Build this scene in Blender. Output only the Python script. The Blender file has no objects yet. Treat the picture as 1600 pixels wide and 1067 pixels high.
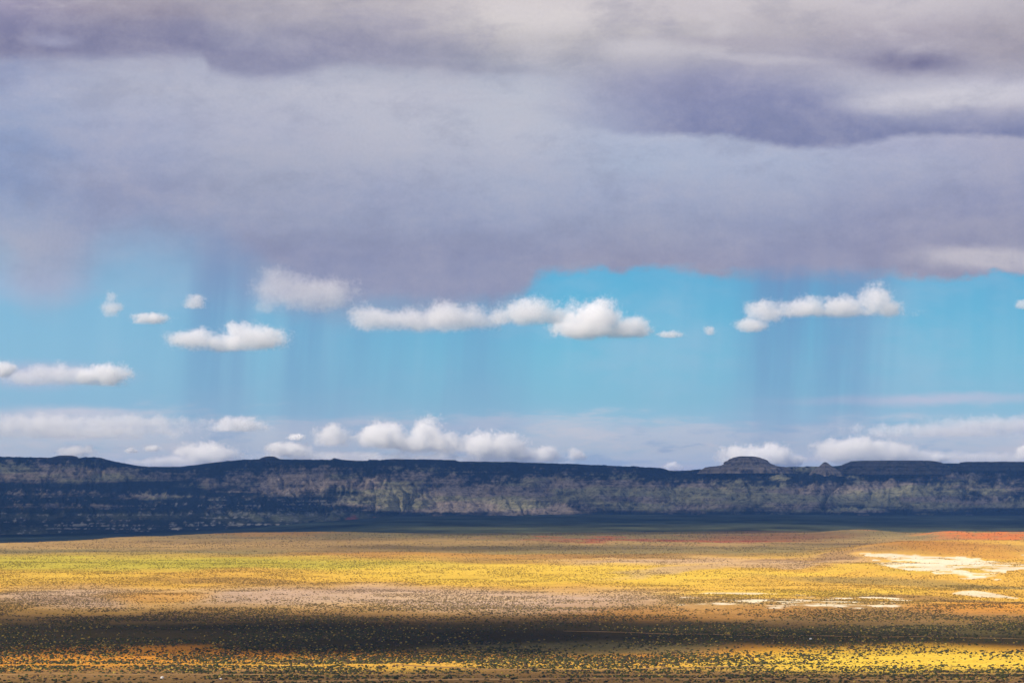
import bpy, bmesh, math, random
import numpy as np
from mathutils import Vector

# ------------------------------------------------------------------ camera, sun, exposure
SC = bpy.context.scene
PX = 3778.0            # focal length in photo pixels (85 mm on 36 mm, 1600 px wide)
UC, VC, VH = 800.0, 533.5, 770.0
H = 80.0               # camera height above the plain
PITCH = math.atan((VH - VC) / PX)
EXPO = 0.55
GAIN = 2 ** EXPO
SUN_EL, SUN_AZ = math.radians(33), math.radians(232)      # azimuth clockwise from +Y (behind, left)
SUN_DIR = Vector((math.sin(SUN_AZ) * math.cos(SUN_EL), math.cos(SUN_AZ) * math.cos(SUN_EL), math.sin(SUN_EL)))

cam = bpy.data.cameras.new("camera"); cam_o = bpy.data.objects.new("camera", cam)
SC.collection.objects.link(cam_o); SC.camera = cam_o
cam.sensor_width = 36; cam.lens = 36 * PX / 1600
cam.clip_start = 1; cam.clip_end = 400000
cam_o.location = (0, 0, H); cam_o.rotation_euler = (math.radians(90) + PITCH, 0, 0)
SC.view_settings.view_transform = 'Standard'; SC.view_settings.look = 'None'
SC.view_settings.gamma = 1; SC.view_settings.use_curve_mapping = False
SC.view_settings.exposure = EXPO
SC.render.engine = 'CYCLES'
SC.cycles.max_bounces = 12; SC.cycles.volume_bounces = 8; SC.cycles.diffuse_bounces = 3
SC.cycles.transparent_max_bounces = 32
SC.cycles.use_denoising = True

sun = bpy.data.lights.new("sun", 'SUN'); sun.energy = 5.0; sun.angle = math.radians(0.5)
sun.color = (1.0, 0.90, 0.76)
sun_o = bpy.data.objects.new("sun", sun); SC.collection.objects.link(sun_o)
sun_o.rotation_euler = (-SUN_DIR).to_track_quat('-Z', 'Y').to_euler()
sun_o.location = (0, 0, 5000)

def lin(c, k=1.0):
    o = []
    for x in c[:3]:
        x = x / 255.0
        o.append((x / 12.92 if x <= 0.04045 else ((x + 0.055) / 1.055) ** 2.4) * k)
    return tuple(o)

# ------------------------------------------------------------------ node helper
class S:
    """socket wrapper so node maths reads as maths"""
    def __init__(self, g, s): self.g = g; self.s = s
    def m(self, op, b=None, c=None, swap=False):
        return self.g.math(op, b if swap else self, self if swap else b, c)
    def __add__(self, b): return self.m('ADD', b)
    __radd__ = __add__
    def __mul__(self, b): return self.m('MULTIPLY', b)
    __rmul__ = __mul__
    def __sub__(self, b): return self.m('SUBTRACT', b)
    def __rsub__(self, b): return self.m('SUBTRACT', b, swap=True)
    def __truediv__(self, b): return self.m('DIVIDE', b)
class G:
    def __init__(self, nt): self.nt = nt; self.n = nt.nodes; self.l = nt.links
    def put(self, sock, v):
        if isinstance(v, S): self.l.new(v.s, sock)
        elif v is not None:
            if isinstance(v, tuple) and len(v) == 3 and sock.type == 'RGBA': v = v + (1,)
            sock.default_value = v
    def math(self, op, a, b=None, c=None, clamp=False):
        n = self.n.new('ShaderNodeMath'); n.operation = op; n.use_clamp = clamp
        self.put(n.inputs[0], a); self.put(n.inputs[1], b); self.put(n.inputs[2], c)
        return S(self, n.outputs[0])
    def step(self, v, a, b, lo=0.0, hi=1.0, kind='SMOOTHSTEP'):
        n = self.n.new('ShaderNodeMapRange'); n.interpolation_type = kind
        self.put(n.inputs['Value'], v); self.put(n.inputs['From Min'], a); self.put(n.inputs['From Max'], b)
        n.inputs['To Min'].default_value = lo; n.inputs['To Max'].default_value = hi
        return S(self, n.outputs['Result'])
    def mix(self, f, a, b, kind='MIX'):
        n = self.n.new('ShaderNodeMix'); n.data_type = 'RGBA'; n.blend_type = kind
        self.put(n.inputs[0], f); self.put(n.inputs[6], a); self.put(n.inputs[7], b)
        return S(self, n.outputs[2])
    def xyz(self, x, y, z):
        n = self.n.new('ShaderNodeCombineXYZ'); self.put(n.inputs[0], x); self.put(n.inputs[1], y); self.put(n.inputs[2], z)
        return S(self, n.outputs[0])
    def noise(self, vec, scale, detail=4, rough=0.55, dist=0.0, dims='3D'):
        n = self.n.new('ShaderNodeTexNoise'); n.noise_dimensions = dims
        self.put(n.inputs['Vector'], vec); n.inputs['Scale'].default_value = scale
        n.inputs['Detail'].default_value = detail; n.inputs['Roughness'].default_value = rough
        n.inputs['Distortion'].default_value = dist
        return S(self, n.outputs['Fac'])
    def ramp(self, f, stops, kind='LINEAR'):
        n = self.n.new('ShaderNodeValToRGB'); r = n.color_ramp; r.interpolation = kind
        stops = sorted(stops, key=lambda s: s[0])
        r.elements[0].position = stops[0][0]; r.elements[0].color = stops[0][1] + (1,)
        r.elements[1].position = stops[-1][0]; r.elements[1].color = stops[-1][1] + (1,)
        for p, c in stops[1:-1]:
            e = r.elements.new(p); e.color = c + (1,)
        self.put(n.inputs[0], f)
        return S(self, n.outputs[0])
    def curve(self, u, pts, u0, u1, v0, v1):
        """piecewise smooth curve v(u)"""
        n = self.n.new('ShaderNodeFloatCurve'); c = n.mapping.curves[0]
        t = [((p[0] - u0) / (u1 - u0), (p[1] - v0) / (v1 - v0)) for p in pts]
        c.points[0].location = t[0]; c.points[1].location = t[-1]
        for q in t[1:-1]: c.points.new(*q)
        n.mapping.update()
        self.put(n.inputs['Value'], (u - u0) / (u1 - u0))
        return S(self, n.outputs[0]) * (v1 - v0) + v0

# ------------------------------------------------------------------ sky (world)
W = bpy.data.worlds.new("World"); SC.world = W; W.use_nodes = True
g = G(W.node_tree); g.n.clear()
STR = 0.1
KW = 1.0 / (STR * GAIN)
tc = g.n.new('ShaderNodeTexCoord')
sep = g.n.new('ShaderNodeSeparateXYZ'); g.l.new(tc.outputs['Generated'], sep.inputs[0])
dx, dy, dz = (S(g, sep.outputs[i]) for i in range(3))
# azimuth and elevation; one unit = 1/3778 rad so tables below are easy to lay out
az = g.math('ARCTAN2', dx, dy) * PX + UC
el = VH - g.math('ARCSINE', dz) * PX
skyn = g.n.new('ShaderNodeTexSky'); skyn.sky_type = 'NISHITA'; skyn.sun_disc = False
skyn.sun_elevation = SUN_EL; skyn.sun_rotation = SUN_AZ
skyn.altitude = 1500; skyn.air_density = 1.0; skyn.dust_density = 0.3; skyn.ozone_density = 1.5
nishita = S(g, skyn.outputs[0])
# soft large-scale wandering of the coordinates
pv = g.xyz(az * 0.0022, el * 0.006, 3.1)
w1 = g.noise(pv, 1.0, 5, 0.6) - 0.5
pv2 = g.xyz(az * 0.012, el * 0.03, 7.7)
w2 = g.noise(pv2, 1.0, 6, 0.62) - 0.5
pv3 = g.xyz(az * 0.05, el * 0.09, 1.7)
w3 = g.noise(pv3, 1.0, 5, 0.6) - 0.5
u = az + w1 * 60 + w2 * 14
v = el + w1 * 26 + w2 * 16 + w3 * 5
L = lambda *c: lin(c, KW)
# clear air
clear = g.ramp(el / 800.0, [(0.0, L(70, 140, 205)), (0.45, L(96, 170, 214)), (0.54, L(98, 182, 218)), (0.62, L(110, 188, 219)),
    (0.70, L(128, 195, 219)), (0.78, L(142, 198, 219)), (0.82, L(158, 202, 223)), (0.90, L(180, 202, 221)), (0.963, L(196, 208, 221))])
col = clear
# pale left part of the clear gap
col = g.mix(g.step(u, 760, 100, 0, 0.55), col, L(156, 194, 220))
col = g.mix(g.step(g.noise(g.xyz(az * .004, el * .008, 71.), 1, 5, .6), .45, .7, 0, .35), col, L(172, 198, 220))
# thin high veils near the horizon
veil_n = g.noise(g.xyz(az * 0.004, el * 0.028, 4.2), 1.0, 6, 0.6, 0.4)
veil_n2 = g.noise(g.xyz(az * 0.018, el * 0.09, 9.2), 1.0, 5, 0.6, 0.3)
veil = g.step(veil_n * 0.65 + veil_n2 * 0.35 + g.step(v, 620, 690, -0.16, 0.1), 0.40, 0.62) * g.step(v, 590, 655)
col = g.mix(veil * 0.9, col, L(208, 214, 224))
def streak(c, u0, v0, ru, rv, colr, s, tilt=0.0, p=1.0, uu=u, vv=v):
    a = (uu - u0) / ru
    b = (vv - v0 - (uu - u0) * tilt) / rv
    d = g.math('SQRT', a * a + b * b)
    m = g.step(d, 1.0, 1.0 - p, 0, s)
    return g.mix(m, c, L(*colr))
col = streak(col, 1440, 626, 330, 14, (205, 205, 222), 0.8)
col = streak(col, 1560, 672, 260, 22, (203, 207, 225), 0.75, -0.05)
col = streak(col, 90, 660, 250, 32, (207, 210, 223), 0.9, 0, .8)
col = streak(col, 130, 646, 200, 10, (222, 218, 226), 0.6)
col = streak(col, 700, 668, 330, 22, (196, 202, 222), 0.5)
col = streak(col, 70, 588, 180, 28, (196, 194, 216), 0.8)
col = streak(col, 460, 455, 110, 45, (190, 184, 206), 0.75)
col = streak(col, 680, 500, 170, 26, (186, 184, 208), 0.7)
col = streak(col, 1000, 685, 330, 38, (200, 209, 223), 0.8)
col = streak(col, 60, 440, 120, 60, (185, 188, 215), 0.7)
# fine dark-blue gaps low down
gap = g.step(g.noise(g.xyz(az * 0.011, el * 0.07, 14.2), 1.0, 4, 0.6), 0.60, 0.74) * g.step(el, 650, 690) * 0.55
col = g.mix(gap, col, L(156, 178, 208))
lum = g.noise(g.xyz(az * 0.007, el * 0.026, 33.0), 1.0, 7, 0.62, 0.3)
col = g.mix(g.step(lum, .50, .66, 0, .7) * g.step(el, 640, 680), col, L(222, 218, 222))
col = g.mix(g.step(lum, .48, .36, 0, .5) * g.step(el, 640, 690), col, L(152, 180, 212))
# rain shafts hanging from the cloud base, blown a little to the left going down
ur = az + (el - 430) * 0.07
rn = g.noise(g.xyz(ur * 0.014, el * 0.0016, 2.0), 1.0, 3, 0.6)
rn2 = g.noise(g.xyz(ur * 0.05, el * 0.003, 5.0), 1.0, 4, 0.6)
rstr = g.curve(ur, [(-400, .15), (100, .10), (290, .22), (350, .75), (395, .7), (430, .32), (480, .70), (560, .60), (640, .42), (730, .55), (830, .32),
                    (900, .06), (1020, .10), (1110, .22), (1180, .5), (1235, .88), (1275, .66), (1320, .78), (1390, .36), (1480, .14), (1520, .16), (1700, .12), (2000, .1)], -400, 2000, 0, 1)
rfall = g.step(el + (rn - .5) * 260, 840, 590, 0.0, 1.0, 'SMOOTHSTEP')
rain = rstr * rfall * g.step(rn * 0.75 + rn2 * 0.25, 0.30, 0.66, 0.45, 1.0)
col = g.mix(g.math('MINIMUM', rain * 0.88, 0.75), col, g.ramp(el / 800.0, [(.5, L(110, 142, 186)), (.75, L(120, 158, 196)), (.9, L(158, 174, 204))]))
pale = g.step(g.noise(g.xyz(ur * 0.016, el * 0.001, 12.0), 1.0, 3, 0.6), 0.5, 0.66) * g.step(el, 740, 500, 0, 0.12) * g.step(el, 420, 520)
col = g.mix(pale, col, L(168, 208, 226))
# the storm deck: vertical colour profiles at nine azimuths
T = {
 0:    [(0,(164,154,184)),(30,(152,143,178)),(60,(132,128,172)),(90,(126,130,178)),(110,(134,148,192)),(150,(148,162,203)),(200,(136,158,203)),(250,(120,148,200)),(300,(122,150,202)),(350,(148,168,208)),(400,(168,178,208)),(450,(176,186,214))],
 200:  [(0,(168,158,174)),(30,(150,140,163)),(60,(148,144,172)),(90,(158,160,190)),(105,(172,177,202)),(150,(172,177,203)),(200,(165,173,206)),(250,(152,163,202)),(300,(143,153,194)),(350,(143,156,198)),(400,(152,168,207)),(450,(150,170,210))],
 400:  [(0,(180,172,184)),(30,(170,164,180)),(60,(160,158,182)),(90,(158,160,188)),(120,(172,176,202)),(150,(182,185,206)),(200,(177,181,207)),(250,(167,174,202)),(300,(157,166,198)),(350,(152,162,198)),(400,(146,152,191)),(450,(152,158,196))],
 600:  [(0,(194,184,190)),(30,(196,187,194)),(60,(172,167,184)),(90,(162,162,186)),(115,(176,180,200)),(150,(191,192,210)),(200,(187,190,210)),(250,(174,180,206)),(300,(158,168,203)),(350,(150,161,198)),(400,(147,153,191)),(450,(152,157,194))],
 800:  [(0,(222,211,211)),(30,(220,210,209)),(60,(200,193,196)),(90,(170,170,184)),(120,(178,183,203)),(150,(187,192,210)),(200,(187,192,212)),(250,(177,184,210)),(300,(162,174,207)),(350,(152,164,202)),(400,(147,153,191)),(450,(152,156,192))],
 1000: [(0,(212,202,206)),(30,(210,200,203)),(60,(195,188,193)),(90,(184,180,192)),(120,(170,170,192)),(150,(168,172,200)),(225,(168,182,214)),(260,(166,182,214)),(300,(157,170,207)),(350,(151,162,198)),(400,(150,153,189)),(450,(160,158,190))],
 1200: [(0,(214,204,208)),(30,(200,190,196)),(60,(186,178,187)),(90,(174,168,186)),(120,(164,162,188)),(200,(166,174,206)),(250,(168,181,214)),(300,(160,172,207)),(350,(147,158,198)),(400,(153,156,193)),(450,(158,158,190))],
 1400: [(0,(214,204,211)),(30,(204,194,202)),(60,(178,168,184)),(100,(168,162,184)),(145,(186,185,205)),(170,(190,189,209)),(232,(168,173,208)),(260,(162,171,207)),(300,(152,161,200)),(350,(143,149,191)),(400,(155,154,188)),(450,(170,166,192))],
 1600: [(0,(208,198,206)),(30,(193,184,194)),(60,(174,165,178)),(100,(166,157,173)),(130,(174,169,189)),(150,(194,190,210)),(180,(192,188,206)),(235,(168,169,200)),(280,(158,162,198)),(330,(144,150,192)),(380,(144,147,185)),(450,(160,158,190))],
}
base = None
vv = v / 480.0
for k in range(0, 1601, 200):
    r = g.ramp(vv, [(p / 480.0, L(*c)) for p, c in T[k]], 'EASE' if False else 'LINEAR')
    base = r if base is None else g.mix(g.step(u, k - 200, k), base, r)
deck = base
# billows: broad tonal variation, more on the top
bl = g.noise(g.xyz(az * 0.006, el * 0.016, 21.0), 1.0, 7, 0.6, 0.5)
bl2 = g.noise(g.xyz(az * 0.0025, el * 0.011, 41.0), 1.0, 4, 0.55, 0.6)
top = g.step(el, 230, 60, 0.25, 1.0)
deck = g.mix(g.step(bl * 0.6 + bl2 * 0.4, 0.50, 0.34, 0, 0.36) * top, deck, L(118, 120, 166))
deck = g.mix(g.step(bl * 0.6 + bl2 * 0.4, 0.52, 0.68, 0, 0.42) * top, deck, L(226, 217, 220))
# right dark shelf with its crisp wavy lower edge
e1 = g.curve(az, [(700, 178), (900, 200), (1000, 213), (1100, 214), (1160, 222), (1230, 238), (1290, 239), (1360, 232), (1430, 221), (1500, 226), (1600, 229), (1800, 226)], 700, 1800, 0, 300) + w1 * 10 + w2 * 16 + w3 * 9
t1 = g.curve(az, [(700, 150), (900, 100), (1000, 110), (1150, 122), (1290, 150), (1380, 182), (1500, 192), (1600, 196), (1800, 196)], 700, 1800, 0, 300)
m1 = g.step(el, e1 + 5, e1 - 10) * g.step(el + w1 * 40 + w2 * 20, t1 - 26, t1 + 30) * g.step(az + w1 * 120, 830, 1120)
deck = g.mix(m1 * 1.0, deck, g.ramp((el - 100) / 140.0, [(0.0, L(142, 142, 182)), (0.5, L(120, 128, 178)), (1.0, L(108, 120, 174))]))
deck = streak(deck, 1430, 112, 150, 30, (100, 98, 148), 0.95, 0.05)
deck = streak(deck, 1480, 166, 230, 26, (212, 208, 220), 0.95, -0.03, 0.8)
deck = streak(deck, 1180, 98, 200, 12, (200, 194, 206), 0.6, 0.08, 0.9)
deck = streak(deck, 1150, 70, 260, 14, (168, 160, 180), 0.5, 0.04, 0.9)
deck = streak(deck, 700, 104, 260, 12, (150, 152, 176), 0.5, 0.06, 0.9)
deck = streak(deck, 1000, 78, 120, 26, (212, 205, 212), 0.7)
deck = streak(deck, 870, 30, 150, 40, (228, 218, 216), 0.6)
# left dark shelf
e2 = g.curve(az, [(-200, 125), (0, 112), (120, 106), (220, 99), (310, 97), (330, 118), (400, 128), (470, 121), (540, 108), (620, 116), (760, 122), (900, 120)], -200, 900, 0, 300) + w1 * 12 + w2 * 16 + w3 * 9
m2 = g.step(el, e2 + 10, e2 - 16) * g.step(el + w1 * 30, e2 - 85, e2 - 22) * g.curve(az, [(-200, .9), (0, .9), (250, .75), (420, .62), (560, .45), (700, .2), (900, 0)], -200, 900, 0, 1)
deck = g.mix(m2, deck, L(112, 112, 158))
deck = streak(deck, 80, 78, 60, 16, (170, 172, 206), 0.5)
# lumps of light low on the right
deck = streak(deck, 1560, 416, 190, 28, (214, 206, 216), 0.95, 0.06, 0.7)
deck = streak(deck, 1310, 425, 60, 16, (180, 172, 198), 0.6)
# faint rain streaks inside the falling part
deck = g.mix(g.step(g.noise(g.xyz(ur * 0.02, el * 0.002, 31.0), 1.0, 4, 0.6), 0.45, 0.7, 0, 0.22) * g.step(el, 240, 400), deck, L(132, 142, 190))
fine = g.noise(g.xyz(az * 0.03, el * 0.03, 51.0), 1.0, 5, 0.7)
deck = g.mix(g.step(fine, 0.3, 0.7, 0, 0.10), deck, L(205, 196, 214))
# mottling at several scales, then pull the lilac toward grey
mo1 = g.noise(g.xyz(az * 0.008, el * 0.015, 61.0), 1.0, 8, 0.66, 0.15)
deck = g.mix(g.step(mo1, 0.46, 0.66, 0, 0.16), deck, L(206, 198, 208)); deck = g.mix(g.step(mo1, 0.52, 0.32, 0, 0.20), deck, L(112, 120, 158))
hs = g.n.new('ShaderNodeHueSaturation'); hs.inputs['Saturation'].default_value = 0.76; g.put(hs.inputs['Value'], g.step(el, 140, 430, 0.98, 0.86, 'LINEAR')); g.put(hs.inputs['Color'], deck); deck = S(g, hs.outputs[0])
grn = g.noise(g.xyz(az * 0.22, el * 0.16, 81.0), 1.0, 3, 0.8)
deck = g.mix(1.0, deck, g.ramp(grn, [(.25, (.93, .93, .935)), (.75, (1.0, 1.0, 1.0))]), 'MULTIPLY')
# lower edge of the deck
eb = g.curve(az, [(-400, 470), (0, 415), (60, 455), (130, 440), (200, 400), (300, 405), (390, 432), (470, 470), (560, 486), (640, 486), (740, 482), (820, 458), (860, 424), (950, 421), (1060, 423), (1180, 430), (1300, 434), (1400, 437), (1500, 441), (1600, 436), (2000, 440)], -400, 2000, 350, 550)
sf = g.curve(az, [(-400, 55), (0, 55), (300, 60), (420, 46), (600, 34), (800, 18), (880, 9), (1100, 10), (1250, 16), (1400, 8), (1600, 5), (2000, 8)], -400, 2000, 0, 100)
md = g.step(el + w1 * 26 + w2 * 30 + w3 * 16 + rn * 40 - 20, eb + sf * 1.3, eb - sf * 1.3)
col = g.mix(md, col, deck)
col = g.mix(g.math('MINIMUM', rain * g.step(el, 340, 440) * g.step(el, 520, 430) * 0.4, 0.35), col, L(122, 136, 178))
# above the frame the deck breaks up into the blue overhead sky
hi = g.step(el + w1 * 300, -1400, -150)
up = g.mix(g.step(bl2, 0.45, 0.7, 0, 0.35), nishita, L(190, 190, 205))
col = g.mix(hi, up, col)
bg = g.n.new('ShaderNodeBackground'); g.put(bg.inputs[0], col); bg.inputs[1].default_value = STR
wo = g.n.new('ShaderNodeOutputWorld'); g.l.new(bg.outputs[0], wo.inputs[0])
W.cycles.sampling_method = 'MANUAL'; W.cycles.sample_map_resolution = 512

# ------------------------------------------------------------------ helpers
rng = np.random.default_rng(11)
def vnoise(x, y, seed):
    r = np.random.default_rng(seed); tab = r.random((256, 256))
    xi = np.floor(x).astype(int); yi = np.floor(y).astype(int)
    fx = x - xi; fy = y - yi
    fx = fx * fx * fx * (fx * (fx * 6 - 15) + 10); fy = fy * fy * fy * (fy * (fy * 6 - 15) + 10)
    a = tab[xi & 255, yi & 255]; b = tab[(xi + 1) & 255, yi & 255]
    c = tab[xi & 255, (yi + 1) & 255]; d = tab[(xi + 1) & 255, (yi + 1) & 255]
    return (a * (1 - fx) + b * fx) * (1 - fy) + (c * (1 - fx) + d * fx) * fy
def fbm(x, y, seed, octv=4, gain=0.5):
    s = np.zeros_like(x, dtype=float); a = 1.0; t = 0.0
    for k in range(octv):
        s += a * (vnoise(x * 2 ** k + 17.3 * k, y * 2 ** k + 5.1 * k, seed + k) * 2 - 1); t += a; a *= gain
    return s / t
def sst(x, a, b):
    t = np.clip((x - a) / (b - a), 0, 1); return t * t * (3 - 2 * t)
def mesh_obj(name, co, faces, mat, smooth=True, attrs=None):
    me = bpy.data.meshes.new(name)
    co = np.asarray(co, dtype=np.float32); faces = np.asarray(faces, dtype=np.int32)
    k = faces.shape[1]
    me.vertices.add(len(co)); me.vertices.foreach_set('co', co.ravel())
    me.loops.add(faces.size); me.loops.foreach_set('vertex_index', faces.ravel())
    me.polygons.add(len(faces)); me.polygons.foreach_set('loop_start', np.arange(0, faces.size, k, dtype=np.int32))
    me.polygons.foreach_set('loop_total', np.full(len(faces), k, dtype=np.int32))
    me.polygons.foreach_set('use_smooth', np.full(len(faces), smooth))
    me.update(calc_edges=True); me.validate()
    for n_, a_ in (attrs or {}).items():
        a_ = np.asarray(a_, dtype=np.float32)
        if a_.ndim == 2:
            at = me.attributes.new(n_, 'FLOAT_COLOR', 'POINT')
            if a_.shape[1] == 3: a_ = np.concatenate([a_, np.ones((len(a_), 1), np.float32)], 1)
            at.data.foreach_set('color', a_.ravel())
        else:
            at = me.attributes.new(n_, 'FLOAT', 'POINT'); at.data.foreach_set('value', a_)
    me.materials.append(mat)
    o = bpy.data.objects.new(name, me); SC.collection.objects.link(o)
    return o
def grid_faces(nr, nc):
    i = np.arange(nr - 1)[:, None] * nc + np.arange(nc - 1)[None, :]
    i = i.ravel()
    return np.stack([i, i + 1, i + nc + 1, i + nc], 1)
def new_mat(name):
    m = bpy.data.materials.new(name); m.use_nodes = True; m.node_tree.nodes.clear()
    return m, G(m.node_tree)
def finish(gm, bsdf):
    o = gm.n.new('ShaderNodeOutputMaterial'); gm.l.new(bsdf.outputs[0], o.inputs[0]); return o
def attr(gm, name, out='Fac'):
    n = gm.n.new('ShaderNodeAttribute'); n.attribute_name = name; return S(gm, n.outputs[out])
def tagt(o, label, cat, group=None, kind=None):
    o['label'] = label; o['category'] = cat
    if group: o['group'] = group
    if kind: o['kind'] = kind
def stru(o): o['kind'] = 'structure'; return o

# soil table position of a ground point: bearing and distance expressed like the sky table
def uv_of(X, Y):
    Ys = np.maximum(Y, 1.0); return UC + PX * X / Ys, VH + PX * H / np.hypot(Ys, 0)
def interp(u_, pts): return np.interp(u_, [p[0] for p in pts], [p[1] for p in pts])

EDGE = [(-600, 3300), (-200, 3600), (0, 3800), (100, 3980), (200, 4260), (300, 4560), (400, 4800), (500, 4900), (560, 4850), (700, 4800), (1000, 4900), (1250, 5000), (1600, 5100), (2200, 5200)]
DROP = [(-600, 30), (300, 26), (500, 14), (620, 6), (1200, 4), (1400, 8), (2200, 8)]
def bump(u_, v_, u0, v0, ru, rv): return np.exp(-((u_ - u0) / ru) ** 2 - ((v_ - v0) / rv) ** 2)
def ground_h(X, Y):
    D = np.hypot(X, Y); u_, v_ = uv_of(X, Y)
    u_ = np.where(Y < 200, 800, u_)
    near = sst(D, 500, 900)
    h = near * (2.2 * fbm(X / 420, Y / 300, 5, 3) + 0.55 * fbm(X / 90, Y / 60, 9, 3) + 0.16 * fbm(X / 18, Y / 18, 13, 2))
    # swells and the low bench on the right of the plain
    h += 15.0 * np.exp(-((D - 3350 - (u_ - 1500) * .6) / 210) ** 2) * sst(u_, 1240, 1420)
    h += 4.5 * np.exp(-((D - 2600) / 170) ** 2) * sst(u_, 1000, 1300)
    h -= 2.5 * np.exp(-((D - 2250) / 130) ** 2) * sst(u_, 1000, 1250)
    h += 3.0 * np.exp(-((D - 1730) / 90) ** 2) * sst(u_, 900, 1200)
    h += 10 * np.exp(-((u_ - 1345) / 75) ** 2 - ((D - 4700) / 160) ** 2)
    h += 10 * sst(u_, 1400, 1480) * np.exp(-((D - 4500) / 220) ** 2)
    h += 2.5 * np.exp(-((D - 4300) / 200) ** 2) * sst(u_, 1150, 950) * sst(u_, 500, 700)
    e = interp(u_, EDGE) + 60 * fbm(X / 500, Y / 2000, 31, 2)
    h += 3.0 * np.exp(-((D - e) / 180) ** 2) * sst(u_, 700, 500)
    h -= interp(u_, DROP) * sst(D, e, e + 320)
    h += 77.5 * np.exp(-(D / 150.0) ** 2)
    return h

# ------------------------------------------------------------------ ground
P_SRGB = {   # colours as in full sun; green has shadow-band darkening, pink sunlit mist painted in
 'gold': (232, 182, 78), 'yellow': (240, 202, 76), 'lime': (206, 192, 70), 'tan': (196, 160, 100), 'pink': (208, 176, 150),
 'orange': (228, 150, 54), 'brown': (160, 124, 76), 'red': (190, 92, 58), 'white': (250, 234, 206), 'redhill': (224, 130, 56), 'olive': (146, 130, 84), 'green': (84, 72, 42)}
KA = 0.72
P = {k: np.array(lin(c, KA)) for k, c in P_SRGB.items()}
def soil_color(X, Y):
    u_, v_ = uv_of(X, Y)
    n1 = fbm(X / 160, Y / 420, 71, 4); n2 = fbm(X / 60, Y / 110, 81, 4); n3 = fbm(X / 14, Y / 22, 91, 3)
    vw = v_ + n1 * 10 * sst(v_, 840, 900) + n2 * 4; uw = u_ + n1 * 60 + n2 * 30
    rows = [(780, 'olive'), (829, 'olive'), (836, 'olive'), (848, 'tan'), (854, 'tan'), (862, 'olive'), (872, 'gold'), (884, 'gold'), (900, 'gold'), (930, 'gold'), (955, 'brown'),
            (975, 'green'), (1006, 'green'), (1020, 'orange'), (1038, 'gold'), (1047, 'brown'), (1056, 'brown'), (1100, 'green')]  # green darkens the soil to deepen the cloud shadow band
    vs = [r[0] for r in rows]; cs = np.array([P[r[1]] for r in rows])
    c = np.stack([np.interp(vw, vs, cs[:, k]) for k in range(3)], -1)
    def paint(c, name, m): m = np.clip(m, 0, 1)[..., None]; return c * (1 - m) + P[name] * m
    def el_(u0, v0, ru, rv, soft=0.5):
        d = np.sqrt(((uw - u0) / ru) ** 2 + ((vw - v0) / rv) ** 2); return sst(d, 1 + soft, 1 - soft)
    c = paint(c, 'lime', 0.85 * el_(120, 878, 420, 10)); c = paint(c, 'lime', 0.6 * el_(480, 880, 260, 8))
    c = paint(c, 'olive', 0.7 * el_(720, 838, 200, 5)); c = paint(c, 'brown', .55 * el_(600, 858, 140, 5)); c = paint(c, 'brown', .6 * el_(760, 874, 90, 4))
    c = paint(c, 'orange', .3 * el_(400, 834, 130, 4)); c = paint(c, 'yellow', 0.8 * el_(820, 893, 330, 14)); c = paint(c, 'yellow', 0.6 * el_(1130, 905, 180, 14))
    c = paint(c, 'olive', .7 * el_(900, 855, 330, 5)); c = paint(c, 'olive', .5 * el_(1250, 856, 110, 8))
    c = paint(c, 'yellow', 0.5 * el_(60, 898, 160, 10)); c = paint(c, 'pink', 0.85 * el_(110, 928, 160, 16)); c = paint(c, 'pink', 0.95 * el_(560, 929, 430, 17)); c = paint(c, 'pink', .75 * el_(880, 938, 200, 16))  # these pinks paint sunlit ground mist into the soil colour
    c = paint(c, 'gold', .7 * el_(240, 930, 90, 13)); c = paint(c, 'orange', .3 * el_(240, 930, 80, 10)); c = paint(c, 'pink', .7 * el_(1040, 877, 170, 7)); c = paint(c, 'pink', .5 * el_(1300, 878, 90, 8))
    c = paint(c, 'orange', .3 * el_(1480, 862, 180, 7)); c = paint(c, 'gold', .6 * el_(1350, 905, 200, 22)); c = paint(c, 'lime', .35 * el_(1480, 893, 110, 6))
    c = paint(c, 'tan', .6 * el_(1250, 950, 260, 18)); c = paint(c, 'brown', .6 * el_(1400, 965, 260, 18)); c = paint(c, 'orange', .55 * el_(1530, 946, 140, 10)); c = paint(c, 'orange', .3 * el_(1100, 958, 220, 10)); c = paint(c, 'olive', .5 * el_(1480, 985, 160, 12))
    c = paint(c, 'orange', .8 * el_(180, 1028, 340, 16)); c = paint(c, 'gold', .6 * el_(650, 1036, 260, 12)); c = paint(c, 'yellow', 0.95 * el_(1420, 1030, 300, 17)); c = paint(c, 'olive', .8 * el_(900, 1010, 240, 10))
    c = paint(c, 'brown', .5 * el_(780, 1050, 300, 7))
    def tl(u0, v0, ru, rv, tilt):
        d = np.sqrt(((uw - u0) / ru) ** 2 + ((vw - v0 - tilt * (uw - u0)) / rv) ** 2); return sst(d, 1.4, .6)
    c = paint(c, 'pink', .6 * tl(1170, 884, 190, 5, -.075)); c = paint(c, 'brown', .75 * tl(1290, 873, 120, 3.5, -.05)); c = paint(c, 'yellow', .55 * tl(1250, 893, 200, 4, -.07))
    c = paint(c, 'gold', .9 * tl(1500, 859, 190, 4, .02)); c = paint(c, 'brown', .8 * tl(1500, 849, 180, 3.5, .0)); c = paint(c, 'orange', .3 * tl(1500, 866, 120, 4, .03))
    c = paint(c, 'brown', .8 * tl(1450, 932, 190, 4, .05)); c = paint(c, 'yellow', .6 * tl(1270, 925, 200, 5, -.02)); c = paint(c, 'olive', .6 * tl(1420, 908, 190, 5, .04)); c = paint(c, 'olive', .5 * tl(1560, 915, 90, 5, -.04))
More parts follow.
